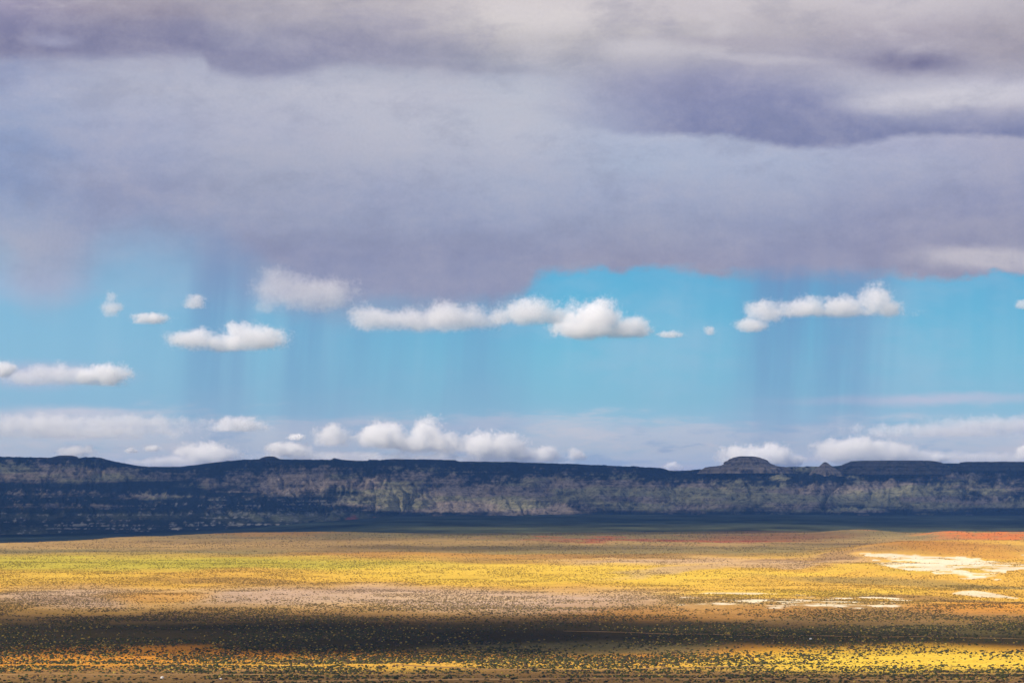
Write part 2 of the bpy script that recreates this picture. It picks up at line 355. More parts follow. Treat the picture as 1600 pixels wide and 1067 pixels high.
    c = paint(c, 'brown', .5 * tl(420, 905, 200, 4, .02)); c = paint(c, 'orange', .35 * tl(700, 866, 260, 3, .01)); c = paint(c, 'brown', .6 * tl(950, 868, 260, 2.5, -.01))
    # red beds
    c = paint(c, 'red', .95 * el_(1040, 844, 200, 3.2, .4) * sst(n3, -.6, .2)); c = paint(c, 'redhill', .8 * el_(1335, 831, 40, 3, .4)); c = paint(c, 'redhill', .95 * el_(1595, 838, 160, 8, .3) * sst(n3 + n2, -.7, .1))
    c = paint(c, 'red', .35 * el_(1200, 838, 110, 4))
    # bleached sand
    wn = n2 * .9 + n3 * .5 + n1 * .5
    wm = np.maximum.reduce([el_(1575, 885, 155, 11, .35) + .15, el_(1435, 876, 50, 4, .4), el_(1540, 895, 60, 8, .4)])
    wm = np.clip(wm, 0, 1) * (wm > .2)
    c = paint(c, 'white', sst(wm * .58 + wn * 1.9 + 1.5 * fbm(X / 50, Y / 60, 95, 4), .42, .95) * sst(v_, 866, 871) * (wm > .02))
    wm = np.maximum(el_(1250, 942, 160, 10, .4), .8 * el_(1150, 931, 60, 4, .4))
    c = paint(c, 'white', sst(wm * .90 + wn * 1.7 + .7 * fbm(X / 40, Y / 50, 96, 4), .45, .95) * sst(v_, 922, 926) * (wm > .02))
    tp = np.interp(u_, [1486, 1500, 1518, 1545, 1584], [925, 922, 920.5, 924.5, 931]); bt = np.interp(u_, [1486, 1530, 1584], [926, 930, 932])
    c = paint(c, 'white', .85 * sst(v_ + n2 * 1.2, tp - .6, tp + .6) * sst(v_ + n2 * 1.2, bt + .6, bt - .6) * (u_ > 1484) * (u_ < 1588))
    # valley floor and slopes beyond the plain
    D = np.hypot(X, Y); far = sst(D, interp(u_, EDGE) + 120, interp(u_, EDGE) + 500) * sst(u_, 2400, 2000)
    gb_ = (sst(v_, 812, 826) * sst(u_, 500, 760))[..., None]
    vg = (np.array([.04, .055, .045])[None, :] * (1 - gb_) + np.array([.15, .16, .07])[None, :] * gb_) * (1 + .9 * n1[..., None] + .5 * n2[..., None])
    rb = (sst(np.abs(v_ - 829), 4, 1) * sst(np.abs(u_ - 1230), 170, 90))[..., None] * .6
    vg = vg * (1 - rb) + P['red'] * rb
    return c * (1 - far[..., None]) + vg * far[..., None], far

mg, gm = new_mat('plain_soil')
tcn = gm.n.new('ShaderNodeTexCoord'); oc = S(gm, tcn.outputs['Object'])
soil = attr(gm, 'soil', 'Color')
fa = attr(gm, 'far')
n_a = gm.noise(oc, 0.45, 4, 0.65); n_b = gm.noise(oc, 0.11, 4, 0.6); n_c = gm.noise(oc, 0.02, 4, 0.6); n_d = gm.noise(oc, 0.0045, 5, 0.65)
dark = gm.step(n_a * 0.6 + n_b * 0.4, 0.50, 0.58)
dm = gm.mix(1.0, soil, (0.36, 0.40, 0.34), 'MULTIPLY')
c1 = gm.mix(dark * 0.75, soil, dm)
c1 = gm.mix(gm.step(n_b, 0.5, 0.66, 0, 0.55), c1, gm.mix(1.0, soil, (1.18, 1.05, 0.72), 'MULTIPLY'))
c1 = gm.mix(gm.step(n_c, 0.45, 0.7, 0, 0.35), c1, gm.mix(1.0, soil, (0.62, 0.66, 0.62), 'MULTIPLY'))
c1 = gm.mix(gm.step(n_d, 0.48, 0.66, 0, 0.5), c1, gm.mix(1.0, soil, (0.66, 0.60, 0.50), 'MULTIPLY'))
c1 = gm.mix(gm.step(n_d, 0.48, 0.34, 0, 0.4), c1, gm.mix(1.0, soil, (1.12, 1.12, 0.80), 'MULTIPLY'))
b = gm.n.new('ShaderNodeBsdfDiffuse'); gm.put(b.inputs[0], c1); b.inputs['Roughness'].default_value = 0.6
bp = gm.n.new('ShaderNodeBump'); bp.inputs['Distance'].default_value = 1.0; bp.inputs['Strength'].default_value = 0.5
gm.put(bp.inputs['Height'], n_a * 0.7 + n_b); gm.l.new(bp.outputs[0], b.inputs['Normal'])
finish(gm, b)

us = np.concatenate([np.linspace(-2600, -160, 90), np.arange(-150, 1751, 2.0), np.linspace(1760, 4200, 90)])
thin = np.arctan((us - UC) / PX)
rest = np.linspace(thin[-1], thin[0] + 2 * math.pi, 60)[1:]
ths = np.concatenate([thin, rest])
vs_ = np.arange(1085, 824.9, -0.5)
Ds = np.concatenate([[2, 20, 45, 80, 120, 160, 220, 300, 400, 520, 650, 780, 880, 950], H * PX / (vs_ - VH),
                     np.linspace(5600, 12000, 60), [15000, 20000, 30000, 50000, 90000]])
TH, DD = np.meshgrid(ths, Ds)
# rows are constant-Y lines inside the field of view and blend to circles outside it
f = 1 / np.maximum(np.cos(TH), .82)
X = DD * np.sin(TH) * f; Y = DD * np.cos(TH) * f
Z = ground_h(X, Y)
Xs, Ys = X.ravel(), Y.ravel()
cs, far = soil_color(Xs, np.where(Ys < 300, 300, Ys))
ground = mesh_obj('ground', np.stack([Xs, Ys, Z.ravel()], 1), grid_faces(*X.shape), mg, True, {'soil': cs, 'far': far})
stru(ground)

# ------------------------------------------------------------------ dirt roads across the plain
mr, gr = new_mat('dirt_road')
tcr = gr.n.new('ShaderNodeTexCoord'); ocr = S(gr, tcr.outputs['Object'])
br = gr.n.new('ShaderNodeBsdfDiffuse')
gr.put(br.inputs[0], gr.mix(gr.step(gr.noise(ocr, 0.08, 4, .6), .35, .65), (0.28, 0.15, 0.06), (0.42, 0.25, 0.10))); finish(gr, br)
ROADS = []
def road(pts, width):
    ROADS.append(pts)
    uu = np.arange(pts[0][0], pts[-1][0], 6.0)
    v_ = interp(uu, pts) + 0.8 * fbm(uu / 90, uu * 0, 55, 2)
    Yc = H * PX / (v_ - VH); Xc = (uu - UC) / PX * Yc
    wv = width * (1 + .3 * fbm(uu / 30, uu * 0, 57, 2))
    rows = []
    for k in np.linspace(-.5, .5, 5):
        yy = Yc + k * wv; rows.append(np.stack([Xc, yy, ground_h(Xc, yy) + .06], 1))
    co = np.concatenate(rows)
    return stru(mesh_obj('road', co, grid_faces(5, len(uu))[:, ::-1], mr))
road([(380, 1060), (600, 1056), (900, 1055.5), (1200, 1057), (1700, 1062)], 9)
road([(-100, 1046), (150, 1048), (500, 1050), (760, 1048)], 4)
road([(620, 1034), (760, 1041), (950, 1040), (1120, 1036), (1200, 1033)], 6)
road([(880, 983), (1050, 988), (1250, 992), (1450, 995), (1700, 1000)], 3.5)

# ------------------------------------------------------------------ escarpment
TOP = [(-400, 716), (0, 713.5), (60, 715), (80, 715), (90, 712.5), (110, 712), (122, 716), (135, 714.5), (155, 715), (175, 720), (215, 727), (235, 729), (280, 729), (310, 726), (350, 721),
       (385, 718), (405, 718), (412, 714), (428, 714), (440, 718), (518, 718.5), (522, 716), (540, 719), (575, 720), (577, 717.5), (595, 719), (615, 717), (650, 717.5), (710, 719), (716, 721), (800, 722),
       (900, 725), (1000, 729), (1036, 731.5), (1046, 735.5), (1075, 735), (1100, 733), (1150, 732), (1240, 729), (1310, 728), (1340, 726), (1480, 724), (1500, 724.5), (1512, 721.5), (1560, 722), (1600, 723), (2100, 722)]
FOOT = [(-400, 5600), (0, 5900), (200, 6300), (400, 7000), (560, 8000), (680, 8900), (1000, 9100), (1600, 9300), (2100, 9200)]
CRD = 11000.0
cu = np.arange(-700, 2401, 1.6); nt_, nb = 230, 24
t = np.linspace(0, 1, nt_)
UU, TT = np.meshgrid(cu, t)
foot = interp(UU, FOOT); crest = CRD + 350 * fbm(UU / 170, UU * 0, 101, 3)
gul = np.abs(fbm(UU / 60 + 1.2 * fbm(UU / 60, TT * 3, 7, 2), TT * 1.6, 111, 4)); gul2 = np.abs(fbm(UU / 24 + 1.5 * fbm(UU / 40, TT * 4, 8, 2), TT * 6, 121, 4))
Dg = foot + (crest - foot) * TT
ztop = H + (VH - interp(UU, TOP)) / PX * crest
zf = -22.0
tw = TT + .035 * fbm(UU / 70, TT * 2, 131, 3)
left = sst(UU, 640, 380)
# right: apron, badland face, bench, cap;  left: longer ledgy foothills
profR = np.interp(tw, [0, .12, .30, .42, .60, .68, .80, .86, .95, 1.0], [0, .04, .14, .36, .60, .70, .84, .87, .97, 1.0])
profL = np.interp(tw, [0, .15, .30, .45, .60, .72, .82, .9, .96, 1.0], [0, .10, .20, .30, .42, .62, .80, .90, .97, 1.0])
prof = profR * (1 - left) + profL * left
led = 9
q = prof * led; fr = q - np.floor(q); stepd = (np.floor(q) + sst(fr, .25, .75)) / led
prof = prof * .45 + stepd * .55
body = sst(TT, .05, .3) * sst(TT, 1.0, .9)
Zr = zf + (ztop - zf) * np.clip(prof, 0, 1.0)
Zr += body * (46 * (gul - .25) * 1.5 + 26 * (gul2 - .25) + 3.5 * fbm(UU / 3.0, TT * 60, 141, 2)) + 8 * sst(TT, 0, .2) * fbm(UU / 40, TT * 8, 151, 3) * sst(TT, 1, .9)
Zr = np.minimum(Zr, H + (VH - interp(UU, TOP)) / PX * Dg + 400 * (TT < .8))
rough = 2.2 * np.abs(fbm(UU / 2.2, TT * 0, 161, 2)) + 1.6 * fbm(UU / 7, TT * 0, 163, 2)
Zr += sst(TT, .93, 1) * rough
# plateau behind the rim
tb = np.linspace(0, 1, nb + 1)[1:]
UB, TB = np.meshgrid(cu, tb)
Db = crest[-1][None, :] + 5000 * TB; Zb = Zr[-1][None, :] - 60 * TB ** .6 + 0 * UB
UA = np.concatenate([UU, UB]); DA = np.concatenate([Dg, Db]); ZA = np.concatenate([Zr, Zb]); TA = np.concatenate([TT, 1 + TB])
XA = (UA - UC) / PX * DA; YA = DA
vy = VH - (ZA - H) / DA * PX          # height of each point above the plain, as an angle
nA = fbm(UA / 20 + .8 * fbm(UA / 50, vy / 20, 5, 2), vy / 10, 171, 5, .62); nB = fbm(UA / 5, vy / 4.0, 181, 4, .65); nG = 1 - 2 * np.abs(fbm(UA / 20 + vy / 34 + .5 * nA, vy / 40, 185, 3, .6)); nH = fbm(UA / 60, vy / 1.7 + .4 * nA, 187, 3, .6); nS = fbm(UA / 120, vy / 2.4, 191, 4, .65)
def eE(u0, v0, ru, rv, s=.6): return sst(np.sqrt(((UA + nA * 20 - u0) / ru) ** 2 + ((vy + nB * 5 + nA * 3 - v0) / rv) ** 2), 1 + s, 1 - s)
rock = np.zeros_like(UA); 
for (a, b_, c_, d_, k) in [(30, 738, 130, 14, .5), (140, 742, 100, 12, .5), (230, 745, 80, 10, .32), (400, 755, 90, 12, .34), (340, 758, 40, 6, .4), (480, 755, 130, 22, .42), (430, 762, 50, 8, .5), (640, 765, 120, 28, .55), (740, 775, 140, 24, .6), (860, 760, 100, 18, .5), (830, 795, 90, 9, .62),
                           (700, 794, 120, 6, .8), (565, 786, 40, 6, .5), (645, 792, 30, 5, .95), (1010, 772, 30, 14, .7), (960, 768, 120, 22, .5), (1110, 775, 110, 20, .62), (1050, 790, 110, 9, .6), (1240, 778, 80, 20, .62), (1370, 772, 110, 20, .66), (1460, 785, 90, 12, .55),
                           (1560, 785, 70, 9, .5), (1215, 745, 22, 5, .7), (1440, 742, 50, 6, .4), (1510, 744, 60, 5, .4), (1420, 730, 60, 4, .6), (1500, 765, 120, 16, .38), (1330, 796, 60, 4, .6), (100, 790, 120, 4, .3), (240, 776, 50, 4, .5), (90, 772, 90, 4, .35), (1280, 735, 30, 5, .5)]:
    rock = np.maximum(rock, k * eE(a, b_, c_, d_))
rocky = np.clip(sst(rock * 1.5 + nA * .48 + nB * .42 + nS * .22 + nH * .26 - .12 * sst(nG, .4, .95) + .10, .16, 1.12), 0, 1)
# thin pale ledges on the left foothills
ledg = sst(UA, 620, 480) * sst(vy, 764, 772) * sst(nS * .8 + nB * .7 + nA * .3, .34, .52)
grs = np.maximum(1.2 * eE(460, 807, 120, 8), .6 * eE(30, 835, 90, 10)); grs = np.maximum(grs, .45 * eE(200, 806, 200, 5) )
redd = np.maximum.reduce([eE(548, 811, 13, 4), eE(588, 814, 13, 3.5), eE(14, 843, 16, 4)])
dk = np.array([.012, .017, .024]); rk = np.array([.58, .46, .35]); rg = np.array([.54, .50, .28]); gr_ = np.array([.22, .23, .12]); rd = np.array([.40, .12, .08]); wh = np.array([.42, .40, .36])
gm_ = sst(fbm(UA / 90, vy / 12, 201, 3) + .25 * sst(UA, 700, 1100), -.1, .35)[..., None]
rc = rk * (1 - gm_) + rg * gm_
bs = dk[None, None] * (1 + .5 * nA[..., None])
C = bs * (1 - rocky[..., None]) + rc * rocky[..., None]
C = C * (1 - .8 * (grs * sst(nA, -.6, .3))[..., None]) + gr_ * .8 * (grs * sst(nA, -.6, .3))[..., None]
lw = np.clip(ledg + eE(480, 803, 60, 3) * sst(nB, -.2, .4), 0, 1)[..., None] * .8
C = C * (1 - lw) + wh * lw
C = C * (1 - redd[..., None]) + rd * redd[..., None]
me_, ge = new_mat('escarpment_rock')
tce = ge.n.new('ShaderNodeTexCoord'); oce = S(ge, tce.outputs['Object'])
rcA = attr(ge, 'rock', 'Color')
sepz = ge.n.new('ShaderNodeSeparateXYZ'); ge.l.new(tce.outputs['Object'], sepz.inputs[0])
str_n = ge.noise(ge.xyz(S(ge, sepz.outputs[0]) * .002, S(ge, sepz.outputs[1]) * .002, S(ge, sepz.outputs[2]) * .12), 1.0, 4, .6)
juni = ge.noise(oce, 0.045, 5, .7)
cc = ge.mix(ge.step(juni, .47, .66, 0, .7), rcA, (.020, .027, .026))
cc = ge.mix(ge.step(str_n, .5, .66, 0, .5), cc, ge.mix(1.0, cc, (1.5, 1.45, 1.4), 'MULTIPLY'))
be = ge.n.new('ShaderNodeBsdfDiffuse'); ge.put(be.inputs[0], cc)
bpe = ge.n.new('ShaderNodeBump'); bpe.inputs['Distance'].default_value = 22; bpe.inputs['Strength'].default_value = 1.0
ge.put(bpe.inputs['Height'], juni * .6 + str_n); ge.l.new(bpe.outputs[0], be.inputs['Normal'])
finish(ge, be)
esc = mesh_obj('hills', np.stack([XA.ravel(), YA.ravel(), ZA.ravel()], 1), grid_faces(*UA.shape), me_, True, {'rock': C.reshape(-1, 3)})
stru(esc)

def butte(name, u0, D, prof_pts, ry, seed, stretch=1.0, tone=(.40, .34, .28)):
    """prof_pts: list of (half width px, height px above v0) from the foot up; stretch lengthens it along x"""
    n = 160; rows = []; X0 = (u0 - UC) / PX * D
    pts = []
    for a, b in zip(prof_pts[:-1], prof_pts[1:]):
        for k in range(6): pts.append((a[0] + (b[0] - a[0]) * k / 6, a[1] + (b[1] - a[1]) * k / 6))
    pts.append(prof_pts[-1]); pts.append((0.01, prof_pts[-1][1] + .2))
    th = np.linspace(0, 2 * math.pi, n, endpoint=False); m = len(pts)
    R = np.array([p[0] for p in pts])[:, None] / PX * D; Zz = H + (VH - np.array([p[1] for p in pts]))[:, None] / PX * D + 0 * th[None]
    nn = 1 + .16 * fbm(np.cos(th)[None] * 14 + 3 + 0 * R, np.sin(th)[None] * 14 + 3 + 0 * R, seed + 50, 3) + .14 * fbm(np.cos(th)[None] * 6 + 9 + 0 * R, np.sin(th)[None] * 6 + 9 + np.arange(m)[:, None] * .15, seed, 4)
    Xb = X0 + R * nn * np.cos(th); Yb = D + R * nn * np.sin(th) * ry
    Zz = Zz + .25 / PX * D * fbm(Xb / 20, Yb / 20, seed + 5, 2)
    idx = np.arange(m * n).reshape(m, n); a = idx[:-1]; b = idx[1:]
    F = np.stack([a, np.roll(a, -1, 1), np.roll(b, -1, 1), b], -1).reshape(-1, 4)
    hh = np.array([p[1] for p in pts])[:, None] + 0 * th[None]
    band = sst(np.sin(hh * 1.1 + .6 * fbm(th[None] * 3 + 0 * hh, hh * .3, seed, 2)), -.3, .5)[..., None]
    c = np.array(tone) * (1 - band) * .72 + np.array(tone) * band
    cap = sst(hh, prof_pts[-1][1] + 3.0, prof_pts[-1][1] + .8)[..., None]
    c = c * (1 - cap) + np.array([.13, .115, .06]) * cap
    return stru(mesh_obj(name, np.stack([Xb.ravel(), Yb.ravel(), Zz.ravel()], 1), F, me_, True, {'rock': c.reshape(-1, 3)}))
butte('butte', 1166, 10700, [(70, 740), (64, 733), (58, 730), (44, 728.3), (37, 727), (33, 724), (29, 720.6), (24, 717.2), (17, 714.4), (9, 713)], 1.0, 301)
butte('butte', 1289, 10600, [(26, 744), (22, 738), (16, 733), (10, 729), (4, 724), (1.5, 722.3)], 1.0, 311)
butte('mesa', 1395, 10700, [(92, 742), (86, 734), (82, 732), (78, 728), (70, 722.5), (62, 720.5), (54, 720)], .7, 321, tone=(.17, .15, .13))
butte('mesa', 1560, 10800, [(74, 736), (66, 730), (58, 724), (50, 722), (46, 721.6)], .6, 331, tone=(.08, .08, .08))
butte('butte', 422, 10700, [(24, 726), (18, 720), (12, 716), (8, 713.5), (5, 713)], 1.0, 341, tone=(.06, .065, .07))
butte('butte', 103, 10700, [(28, 724), (22, 718), (16, 713.5), (10, 712), (6, 711.6)], 1.0, 351, tone=(.06, .06, .07))

# ------------------------------------------------------------------ shrubs
msh, gs = new_mat('shrub_foliage')
ts = attr(gs, 'tone', 'Color')
tcs = gs.n.new('ShaderNodeTexCoord')
bs_ = gs.n.new('ShaderNodeBsdfDiffuse'); tr_ = gs.n.new('ShaderNodeBsdfTranslucent')
leafn = gs.noise(S(gs, tcs.outputs['Object']), 6.0, 2, .6)
cl = gs.mix(gs.step(leafn, .35, .65), gs.mix(1.0, ts, (.7, .75, .7), 'MULTIPLY'), ts)
gs.put(bs_.inputs[0], cl); gs.put(tr_.inputs[0], cl)
mx = gs.n.new('ShaderNodeMixShader'); mx.inputs[0].default_value = .2
gs.l.new(bs_.outputs[0], mx.inputs[1]); gs.l.new(tr_.outputs[0], mx.inputs[2]); finish(gs, mx)

def shrub_tone(X, Y, r):
    u_, v_ = uv_of(X, Y)
    n = len(X)
    dkg = np.array([.060, .062, .026]); grn = np.array([.085, .085, .025]); gld = np.array([.42, .28, .06]); brn = np.array([.12, .075, .04])
    k = r.random(n)
    c = np.where((k < .45)[:, None], dkg, np.where((k < .72)[:, None], brn, grn))
    pg = .10 + .42 * sst(v_, 960, 925)
    c = np.where((r.random(n) < pg)[:, None], gld, c)
    return c * (0.75 + .5 * r.random(n))[:, None]

# near 300 shrubs, each its own thing (> foliage, stems)
def leaf_shrub(seed):
    r = np.random.default_rng(seed); co = []; fc = []
    n = 420
    a = r.random(n) * 2 * math.pi; el_ = np.arcsin(r.random(n) ** .8); rad = .55 + .45 * r.random(n) ** .5
    lump = 1 + .25 * np.sin(a * 3 + seed) + .15 * np.sin(a * 5 + 2 * seed)
    cx = np.cos(a) * np.cos(el_) * rad * lump; cy = np.sin(a) * np.cos(el_) * rad * lump; cz = .12 + np.sin(el_) * rad * .62 * lump
    for i in range(n):
        s = .13 + .08 * r.random(); d1 = r.normal(size=3); d1 /= np.linalg.norm(d1); d2 = np.cross(d1, r.normal(size=3)); d2 /= np.linalg.norm(d2)
        p = np.array([cx[i], cy[i], cz[i]]); j = len(co)
        co += [p - d1 * s, p - d2 * s * .5, p + d1 * s, p + d2 * s * .5]; fc.append((j, j + 1, j + 2, j + 3))
    return np.array(co), np.array(fc)
def stem_mesh(seed):
    r = np.random.default_rng(seed); co = []; fc = []
    for i in range(9):
        a = r.random() * 6.28; tip = np.array([math.cos(a) * .6, math.sin(a) * .6, .45 + .2 * r.random()]); w = .035
        base = np.array([math.cos(a) * .05, math.sin(a) * .05, -.05]); j = len(co)
        for q, ww in ((base, w), (tip, w * .35)):
            for k in range(4): co.append(q + ww * np.array([math.cos(k * 1.57), math.sin(k * 1.57), 0]))
        for k in range(4): fc.append((j + k, j + (k + 1) % 4, j + 4 + (k + 1) % 4, j + 4 + k))
    return np.array(co), np.array(fc)
mst, gst = new_mat('shrub_bark')
bst = gst.n.new('ShaderNodeBsdfDiffuse')
gst.put(bst.inputs[0], gst.mix(gst.noise(S(gst, gst.n.new('ShaderNodeTexCoord').outputs['Object']), 9, 3), (.09, .06, .04), (.17, .12, .08))); finish(gst, bst)
KINDS = [('dark', (.040, .048, .020)), ('green', (.085, .090, .026)), ('straw', (.36, .23, .06)), ('brown', (.11, .070, .040))]
protos = {}
for ki, (kn, tone) in enumerate(KINDS):
    for s_ in range(2):
        co, fc = leaf_shrub(500 + ki * 10 + s_)
        o = mesh_obj('foliage', co, fc, msh, False, {'tone': np.tile(tone, (len(co), 1)) * (0.8 + .4 * rng.random((len(co) // 4, 1)).repeat(4, 0))})
        co, fc = stem_mesh(600 + ki * 10 + s_); st = mesh_obj('stems', co, fc, mst, False)
        protos[(ki, s_)] = (o, st)
def place(n, v0, v1, r):
    uu = r.uniform(-15, 1615, n); v_ = r.uniform(v0, v1, n); Yp = H * PX / (v_ - VH)
    return (uu - UC) / PX * Yp, Yp
LBL = {0: 'dark olive sagebrush clump in the nearest strip of desert at the bottom of the picture', 1: 'green sagebrush clump in the nearest strip of desert at the bottom of the picture',
       2: 'straw coloured brush clump in the nearest strip of desert at the bottom of the picture', 3: 'brown dry brush clump in the nearest strip of desert at the bottom of the picture'}
r_ = np.random.default_rng(77)
cand = place(300, 1053, 1069, r_)
used = set()
col_ = SC.collection
for i in range(300):
    x, y = float(cand[0][i]), float(cand[1][i])
    ki = int(r_.choice(4, p=[.5, .2, .12, .18])); s_ = int(r_.integers(2)); sc = .42 + .62 * r_.random() ** 1.6
    e = bpy.data.objects.new('desert_shrub', None); col_.objects.link(e)
    e.location = (x, y, float(ground_h(np.array([x]), np.array([y]))[0])); e.rotation_euler = (0, 0, r_.random() * 6.28); e.scale = (sc, sc, sc * (.8 + .4 * r_.random()))
    e.empty_display_size = .5
    tagt(e, LBL[ki], 'shrub', 'sagebrush clumps in the nearest strip of desert')
    for p in protos[(ki, s_)]:
        if (ki, s_) in used: c = p.copy(); col_.objects.link(c)
        else: c = p
        c.parent = e
    used.add((ki, s_))
for k, pr in protos.items():
    if k not in used:
        for p in pr: bpy.data.objects.remove(p)

# the countless shrubs beyond them, one mass
def shrub_mass():
    r = np.random.default_rng(5); PXs = []; PYs = []
    for (va, vb, n) in [(1053, 1078, 12000), (1030, 1053, 30000), (1000, 1030, 50000), (965, 1000, 70000), (930, 965, 76000), (900, 930, 80000), (878, 900, 60000), (850, 878, 52000), (830, 850, 34000)]:
        uu = r.uniform(-160, 1760, n); v_ = r.uniform(va, vb, n); Yp = H * PX / (v_ - VH)
        PXs.append((uu - UC) / PX * Yp); PYs.append(Yp)
    X = np.concatenate(PXs); Y = np.concatenate(PYs)
    u_, v_ = uv_of(X, Y)
    cl = fbm(X / 45, Y / 60, 401, 4); keep = r.random(len(X)) < np.clip(.60 + 1.5 * cl, .05, 1)
    # bare places: the bleached sand and the bright grass flat
    c, _ = soil_color(X, Y); bare = sst(c.sum(1), 1.15, 1.6)
    keep &= r.random(len(X)) > bare * .95
    keep &= r.random(len(X)) > .62 * bump(u_, v_, 1420, 1030, 260, 13)
    keep &= r.random(len(X)) > .5 * sst(fbm(X / 160, Y / 160, 431, 2), .1, .4)
    for pts_ in ROADS: keep &= np.abs(v_ - interp(u_, pts_)) > 1.0 - .6 * (Y > 1250)
    keep &= Y < interp(u_, EDGE) + 50
    X = X[keep]; Y = Y[keep]; n = len(X)
    Zg = ground_h(X, Y)
    dist = np.hypot(X, Y)
    R = (.24 + .66 * r.random(n) ** 2.4) * np.interp(dist, [1000, 1500, 2000, 3000, 4600], [.95, .85, .82, .95, 1.4])
    Hh = R * (.75 + .4 * r.random(n)); ph = r.random(n) * 6.28
    K = 6
    co = np.zeros((n, K * 2 + 1, 3)); 
    for k in range(K):
        a = ph + k * 2 * math.pi / K
        rr = R * (.75 + .5 * r.random(n))
        co[:, k, 0] = X + rr * np.cos(a); co[:, k, 1] = Y + rr * np.sin(a); co[:, k, 2] = Zg - .05
        rr2 = R * (.55 + .5 * r.random(n)); a2 = a + .4
        co[:, K + k, 0] = X + rr2 * np.cos(a2); co[:, K + k, 1] = Y + rr2 * np.sin(a2); co[:, K + k, 2] = Zg + Hh * (.45 + .5 * r.random(n))
    co[:, 2 * K, 0] = X + R * .2 * r.normal(size=n); co[:, 2 * K, 1] = Y; co[:, 2 * K, 2] = Zg + Hh
    F = []
    for k in range(K):
        k2 = (k + 1) % K
        F += [(k, k2, K + k), (k2, K + k2, K + k), (K + k, K + k2, 2 * K)]
    F = np.array(F); base = (np.arange(n) * (2 * K + 1))[:, None, None]
    faces = (base + F[None]).reshape(-1, 3)
    sc_, fr_ = soil_color(X, Y)
    tn = shrub_tone(X, Y, r); kf = (sst(dist, 1250, 2100) * .92)[:, None]
    tn = tn * (1 - kf) + kf * (sc_ * np.array([.80, .78, .66]) * (.48 + .60 * r.random((n, 1))))
    tone = tn[:, None, :].repeat(2 * K + 1, 1) * (.8 + .4 * r.random((n, 2 * K + 1, 1)))
    return mesh_obj('shrubs', co.reshape(-1, 3), faces, msh, False, {'tone': tone.reshape(-1, 3)})
sm = shrub_mass(); sm['kind'] = 'stuff'; sm['label'] = 'countless low shrubs scattered over the golden plain'; sm['category'] = 'shrubs'

# pale boulders catching the light
mb_, gb = new_mat('pale_stone')
bb = gb.n.new('ShaderNodeBsdfDiffuse'); gb.put(bb.inputs[0], gb.mix(gb.noise(S(gb, gb.n.new('ShaderNodeTexCoord').outputs['Object']), 2, 4), (.62, .58, .52), (.85, .82, .78))); finish(gb, bb)
for (uu, vv_, s_, lab) in [(257, 1054.5, 1.0, 'small white boulder on orange soil near the bottom left corner'), (348, 1057, .75, 'pale boulder between dark shrubs, right of the brighter white one'),
                           (1264, 997, .9, 'lone pale boulder in the dark shaded strip on the right')]:
    Yp = H * PX / (vv_ - VH); Xp = (uu - UC) / PX * Yp
    bm = bmesh.new(); bmesh.ops.create_icosphere(bm, subdivisions=3, radius=s_)
    for q in bm.verts:
        n_ = .8 + .35 * float(fbm(np.array([q.co.x * 1.5 + 5]), np.array([q.co.y * 1.5 + q.co.z + 5]), 9, 3)[0]); q.co *= n_; q.co.z *= .75
    me = bpy.data.meshes.new('boulder'); bm.to_mesh(me); bm.free(); me.materials.append(mb_)
    o = bpy.data.objects.new('boulder', me); SC.collection.objects.link(o); o.location = (Xp, Yp, float(ground_h(np.array([Xp]), np.array([Yp]))[0]) + s_ * .35)
    tagt(o, lab, 'boulder')

# ------------------------------------------------------------------ cumulus clouds

def cloud_mat(lob, base, sig, rvm, seed, edge, step, low=False):
    m = bpy.data.materials.new('cumulus_vapour'); m.use_nodes = True; q = G(m.node_tree); q.n.clear()
    t_ = q.n.new('ShaderNodeTexCoord'); oc_ = S(q, t_.outputs['Object'])
    sp = q.n.new('ShaderNodeSeparateXYZ'); q.l.new(t_.outputs['Object'], sp.inputs[0]); x, y, z = (S(q, sp.outputs[i]) for i in range(3))
    off = q.n.new('ShaderNodeVectorMath'); off.operation = 'ADD'; q.l.new(oc_.s, off.inputs[0]); off.inputs[1].default_value = (seed * 7919.0, 0, 0); ov = S(q, off.outputs[0])
    n1 = q.noise(ov, 1.0 / (rvm * 1.3), 7, .66) - .5
    n2 = q.noise(ov, 1.0 / (rvm * .24), 4, .62) - .5
    env = None
    for (cx, cz, R, Z_, dp) in lob:
        a = (x - cx) / R; b_ = y / dp; c_ = (z - cz) / Z_
        d = 1.0 - q.math('SQRT', a * a + b_ * b_ + c_ * c_)
        if env is None: env = d
        else:
            n = q.n.new('ShaderNodeMath'); n.operation = 'SMOOTH_MAX'; q.put(n.inputs[0], env); q.put(n.inputs[1], d); n.inputs[2].default_value = .18; env = S(q, n.outputs[0])
    e_ = env + n1 * 2.3 + n2 * 1.35 - .02
    dn = q.step(e_, .02, .02 + edge) * q.step(z + n1 * (rvm * .22), base - rvm * .15, base + rvm * .25)
    vs = q.n.new('ShaderNodeVolumeScatter'); vs.inputs['Color'].default_value = (.955, .900, .835, 1) if low else (.900, .850, .845, 1); vs.inputs['Anisotropy'].default_value = 0.0  # warmer tint on low clouds stands in for sunlight reddened by air
    q.put(vs.inputs['Density'], dn * sig)
    o_ = q.n.new('ShaderNodeOutputMaterial'); q.l.new(vs.outputs[0], o_.inputs['Volume'])
    m.cycles.volume_step_rate = step
    return m
ico = bmesh.new(); bmesh.ops.create_icosphere(ico, subdivisions=3, radius=1)
ICO_V = np.array([q.co[:] for q in ico.verts]); ICO_F = np.array([[q.index for q in f_.verts] for f_ in ico.faces]); ico.free()
NCL = [0]
